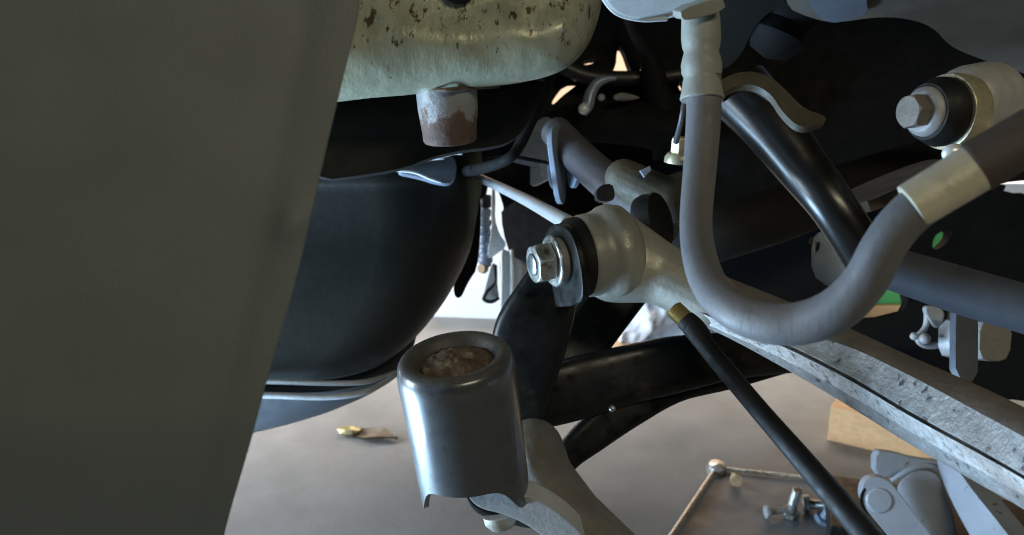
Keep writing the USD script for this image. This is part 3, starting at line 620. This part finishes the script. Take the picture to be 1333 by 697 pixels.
AU = view((-.935, -.05, -.35)); U0 = P(1232, 146, .415); ru = 49 * .415 / F
hx = union(hull([(P(1262, 133, .43), .0180), (P(1284, 128, .438), .0180)]), hull([(P(1284, 128, .438), .016), (P(1308, 128, .44), .0085)]), hull([(P(1262, 135, .43), .015), (P(1262, 184, .425), .0075)]), hull([(P(1284, 128, .438), .015), (P(1262, 184, .425), .0075)]))
ul.add('knuckle', soften(hx), 'pale_aluminium', smooth=True)
ul.add('washer_ring', lathe(U0, AU, [(.001, -.010), (ru * .98, -.010), (ru * 1.03, -.003), (ru * 1.0, .001), (ru * .86, .0012), (.001, .0012)], 48), 'zinc_yellow')
ul.add('rubber_bushing', lathe(U0 + AU * .001, AU, [(.001, 0), (ru * .90, 0), (ru * .92, .004), (ru * .80, .009), (ru * .74, .0115), (.001, .012)], 48), 'rubber')
ul.add('bolt_flange', lathe(U0 + AU * .0125, AU, [(.001, 0), (ru * .66, 0), (ru * .64, .002), (ru * .52, .004), (.001, .004)], 40), 'grey_cast')
ul.add('bolt_head', hexa(U0 + AU * .016, AU, ru * .46, .0075, turn=12), 'brown_aluminium')
ul.add('lock_tab', ball(P(1242, 200, .40), .005, (1.1, .7, .9)), 'pale_plate')
ul.done()
wc = Thing('wire_clip', 'dull silver bent clip with a rivet behind the aluminium arm', 'clip')
wc.add('wire', tube([(1210, 402, .66, 14), (1205, 425, .66, 8), (1196, 441, .66, 11), (1207, 450, .66, 9), (1226, 447, .66, 9), (1235, 428, .66, 9), (1240, 405, .66, 9)], sides=10), 'grey_cast')
wc.add('tab', slab([(1203, 400), (1216, 397), (1230, 405), (1228, 418), (1222, 430), (1212, 420)], .655, .006), 'grey_cast')
wc.add('rivet', ball(P(1204, 441, .65), .004), 'grey_cast'); wc.add('rivet', ball(P(1190, 438, .655), .003), 'grey_cast')
wc.done()
hb_ = Thing('hanger_bracket', 'slate grey strip bracket with a pale block hanging under the black bar', 'bracket')
hb_.add('strip', slab([(1245, 396), (1272, 402), (1274, 440), (1272, 500), (1244, 492), (1244, 440)], [(1245, 396, .62), (1274, 396, .63), (1245, 500, .60)], .005, smooth=1), 'underbody_blue')
hb_.add('block', slab([(1276, 420), (1296, 416), (1318, 424), (1314, 466), (1296, 472), (1275, 466)], [(1276, 416, .63), (1318, 416, .66), (1276, 472, .63)], .03, smooth=1), 'grey_cast')
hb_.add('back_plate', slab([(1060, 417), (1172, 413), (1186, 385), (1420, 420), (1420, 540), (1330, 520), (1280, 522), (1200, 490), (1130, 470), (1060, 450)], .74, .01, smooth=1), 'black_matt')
hb_.done()

# ================================================================== brake hose
bh = Thing('brake_hose', 'grey rubber brake hose hanging in a loop with a cream ferrule', 'brake hose')
bh.add('hose', tube([(916, 100, .365, 46), (916, 150, .362, 45), (911, 220, .355, 43), (906, 290, .34, 42), (912, 340, .325, 45), (928, 378, .312, 48), (958, 405, .298, 52), (1000, 421, .288, 54), (1048, 420, .28, 57), (1092, 401, .272, 58), (1126, 366, .266, 57), (1148, 325, .262, 56), (1172, 291, .259, 56), (1207, 260, .256, 57), (1240, 240, .254, 56)], n=160, sides=36), 'hose_rubber', smooth=True)
f0, f1 = P(1186, 270, .257), P(1275, 216, .252); ax = f1 - f0; Lf = np.linalg.norm(ax); rf = 32 * .255 / F
bh.add('ferrule', lathe(f0, ax, [(rf * .86, 0), (rf * .98, .0002), (rf, .001), (rf * 1.0, Lf * .4), (rf * 1.01, Lf * .98), (rf * .95, Lf), (.001, Lf)], 48), 'ferrule')
g0, g1 = P(1268, 219, .2525), P(1350, 172, .247); ax = g1 - g0; Lg = np.linalg.norm(ax); rg = 35 * .25 / F
kg = bh.add('end_fitting', lathe(g0, ax, [(.001, 0), (rg * .96, 0), (rg * 1.02, .001), (rg * 1.0, Lg * .5), (rg * 1.0, Lg), (.001, Lg)], 48), 'brown_fitting')
bh.add('banjo_ring', lathe(P(1330, 178, .262), view((.5, -.3, -1)), [(.001, 0), (.0085, 0), (.0088, .004), (.008, .006), (.001, .006)], 32), 'cast_aluminium')
rcp = 27 * .365 / F; c0, c1 = P(912, 16, .366), P(914, 130, .364); ax = c1 - c0; Lx = np.linalg.norm(ax)
bh.add('ridged_collar', lathe(c0, ax, [(.001, 0), (rcp * .86, 0), (rcp * .92, Lx * .08), (rcp * .95, Lx * .30), (rcp * .90, Lx * .40), (rcp * .82, Lx * .45), (rcp * .90, Lx * .52), (rcp * .98, Lx * .60), (rcp * .96, Lx * .69), (rcp * .86, Lx * .745), (rcp * .90, Lx * .79), (rcp * 1.0, Lx * .93), (rcp * 1.06, Lx * .985), (rcp * 1.02, Lx), (rcp * .7, Lx)], 48), 'pale_collar', smooth=50)
bh.done()
hk = Thing('hose_bracket', 'pale blue steel bracket holding the top of the grey hose', 'bracket')
hk.add('plate', slab([(770, -60), (965, -60), (950, -6), (905, 12), (870, 26), (835, 26), (805, 20), (788, 2)], [(770, -60, .33), (965, -60, .36), (860, 26, .40)], .004), 'pale_plate')
hk.add('lip', tube([(780, -20, .352, 8), (789, 2, .375, 8), (806, 18, .39, 8), (835, 25, .395, 8), (868, 24, .398, 8)], sides=10), 'pale_plate')
hk.add('spring_clip', slab([(886, 12), (940, -4), (946, 14), (900, 26), (888, 26)], [(886, 12, .350), (946, 0, .352), (890, 30, .352)], .010, smooth=1), 'pale_collar')
hk.done()

# cable
cb = Thing('black_cable', 'straight black cable with a brass threaded end running down to the floor', 'cable')
cb.add('sheath', tube([(900, 424, .425, 25), (925, 458, .415, 25), (985, 530, .39, 26), (1050, 605, .365, 30), (1150, 722, .33, 37)], sides=24), 'rubber', smooth=True)
cb.add('boot', tube([(892, 416, .428, 26), (901, 425, .426, 29), (910, 436, .424, 29), (916, 446, .42, 27)], sides=24), 'rubber', smooth=True)
pA, pB = P(877, 402, .432), P(893, 417, .428); ax = pB - pA; Ln = np.linalg.norm(ax)
cb.add('threaded_end', lathe(pA, ax, [(.001, 0)] + [((.0046 if k % 2 else .0038), Ln * k / 16) for k in range(17)] + [(.001, Ln)], 24), 'brass', smooth=False)
cb.done()

# ================================================================== large panel near the lens
edge = spline([[470, -40], [466, 20], [452, 80], [428, 180], [404, 285], [384, 370], [352, 480], [325, 580], [300, 665], [284, 730]], 60)
secs = []
for x, y in edge:
    s = []; back = []
    for t in np.linspace(0, 1, 40):
        px = x - (x + 90) * t
        d = .262 - .02 * t + .0016 * math.exp(-((t - .13) / .05) ** 2) - .003 * math.exp(-((px - 378) / 16) ** 2 - ((y - 290) / 22) ** 2)
        if y > 540: d += .017 * ((y - 540) / 190.0) ** 1.6
        s.append(P(px, y, d)); back.append(P(px, y, d + .006))
    secs.append(s + back[::-1])
single('splash_panel', loft(secs), 'panel_plastic', 'large flat dark grey green panel filling the left side close to the lens', 'panel', smooth=45)
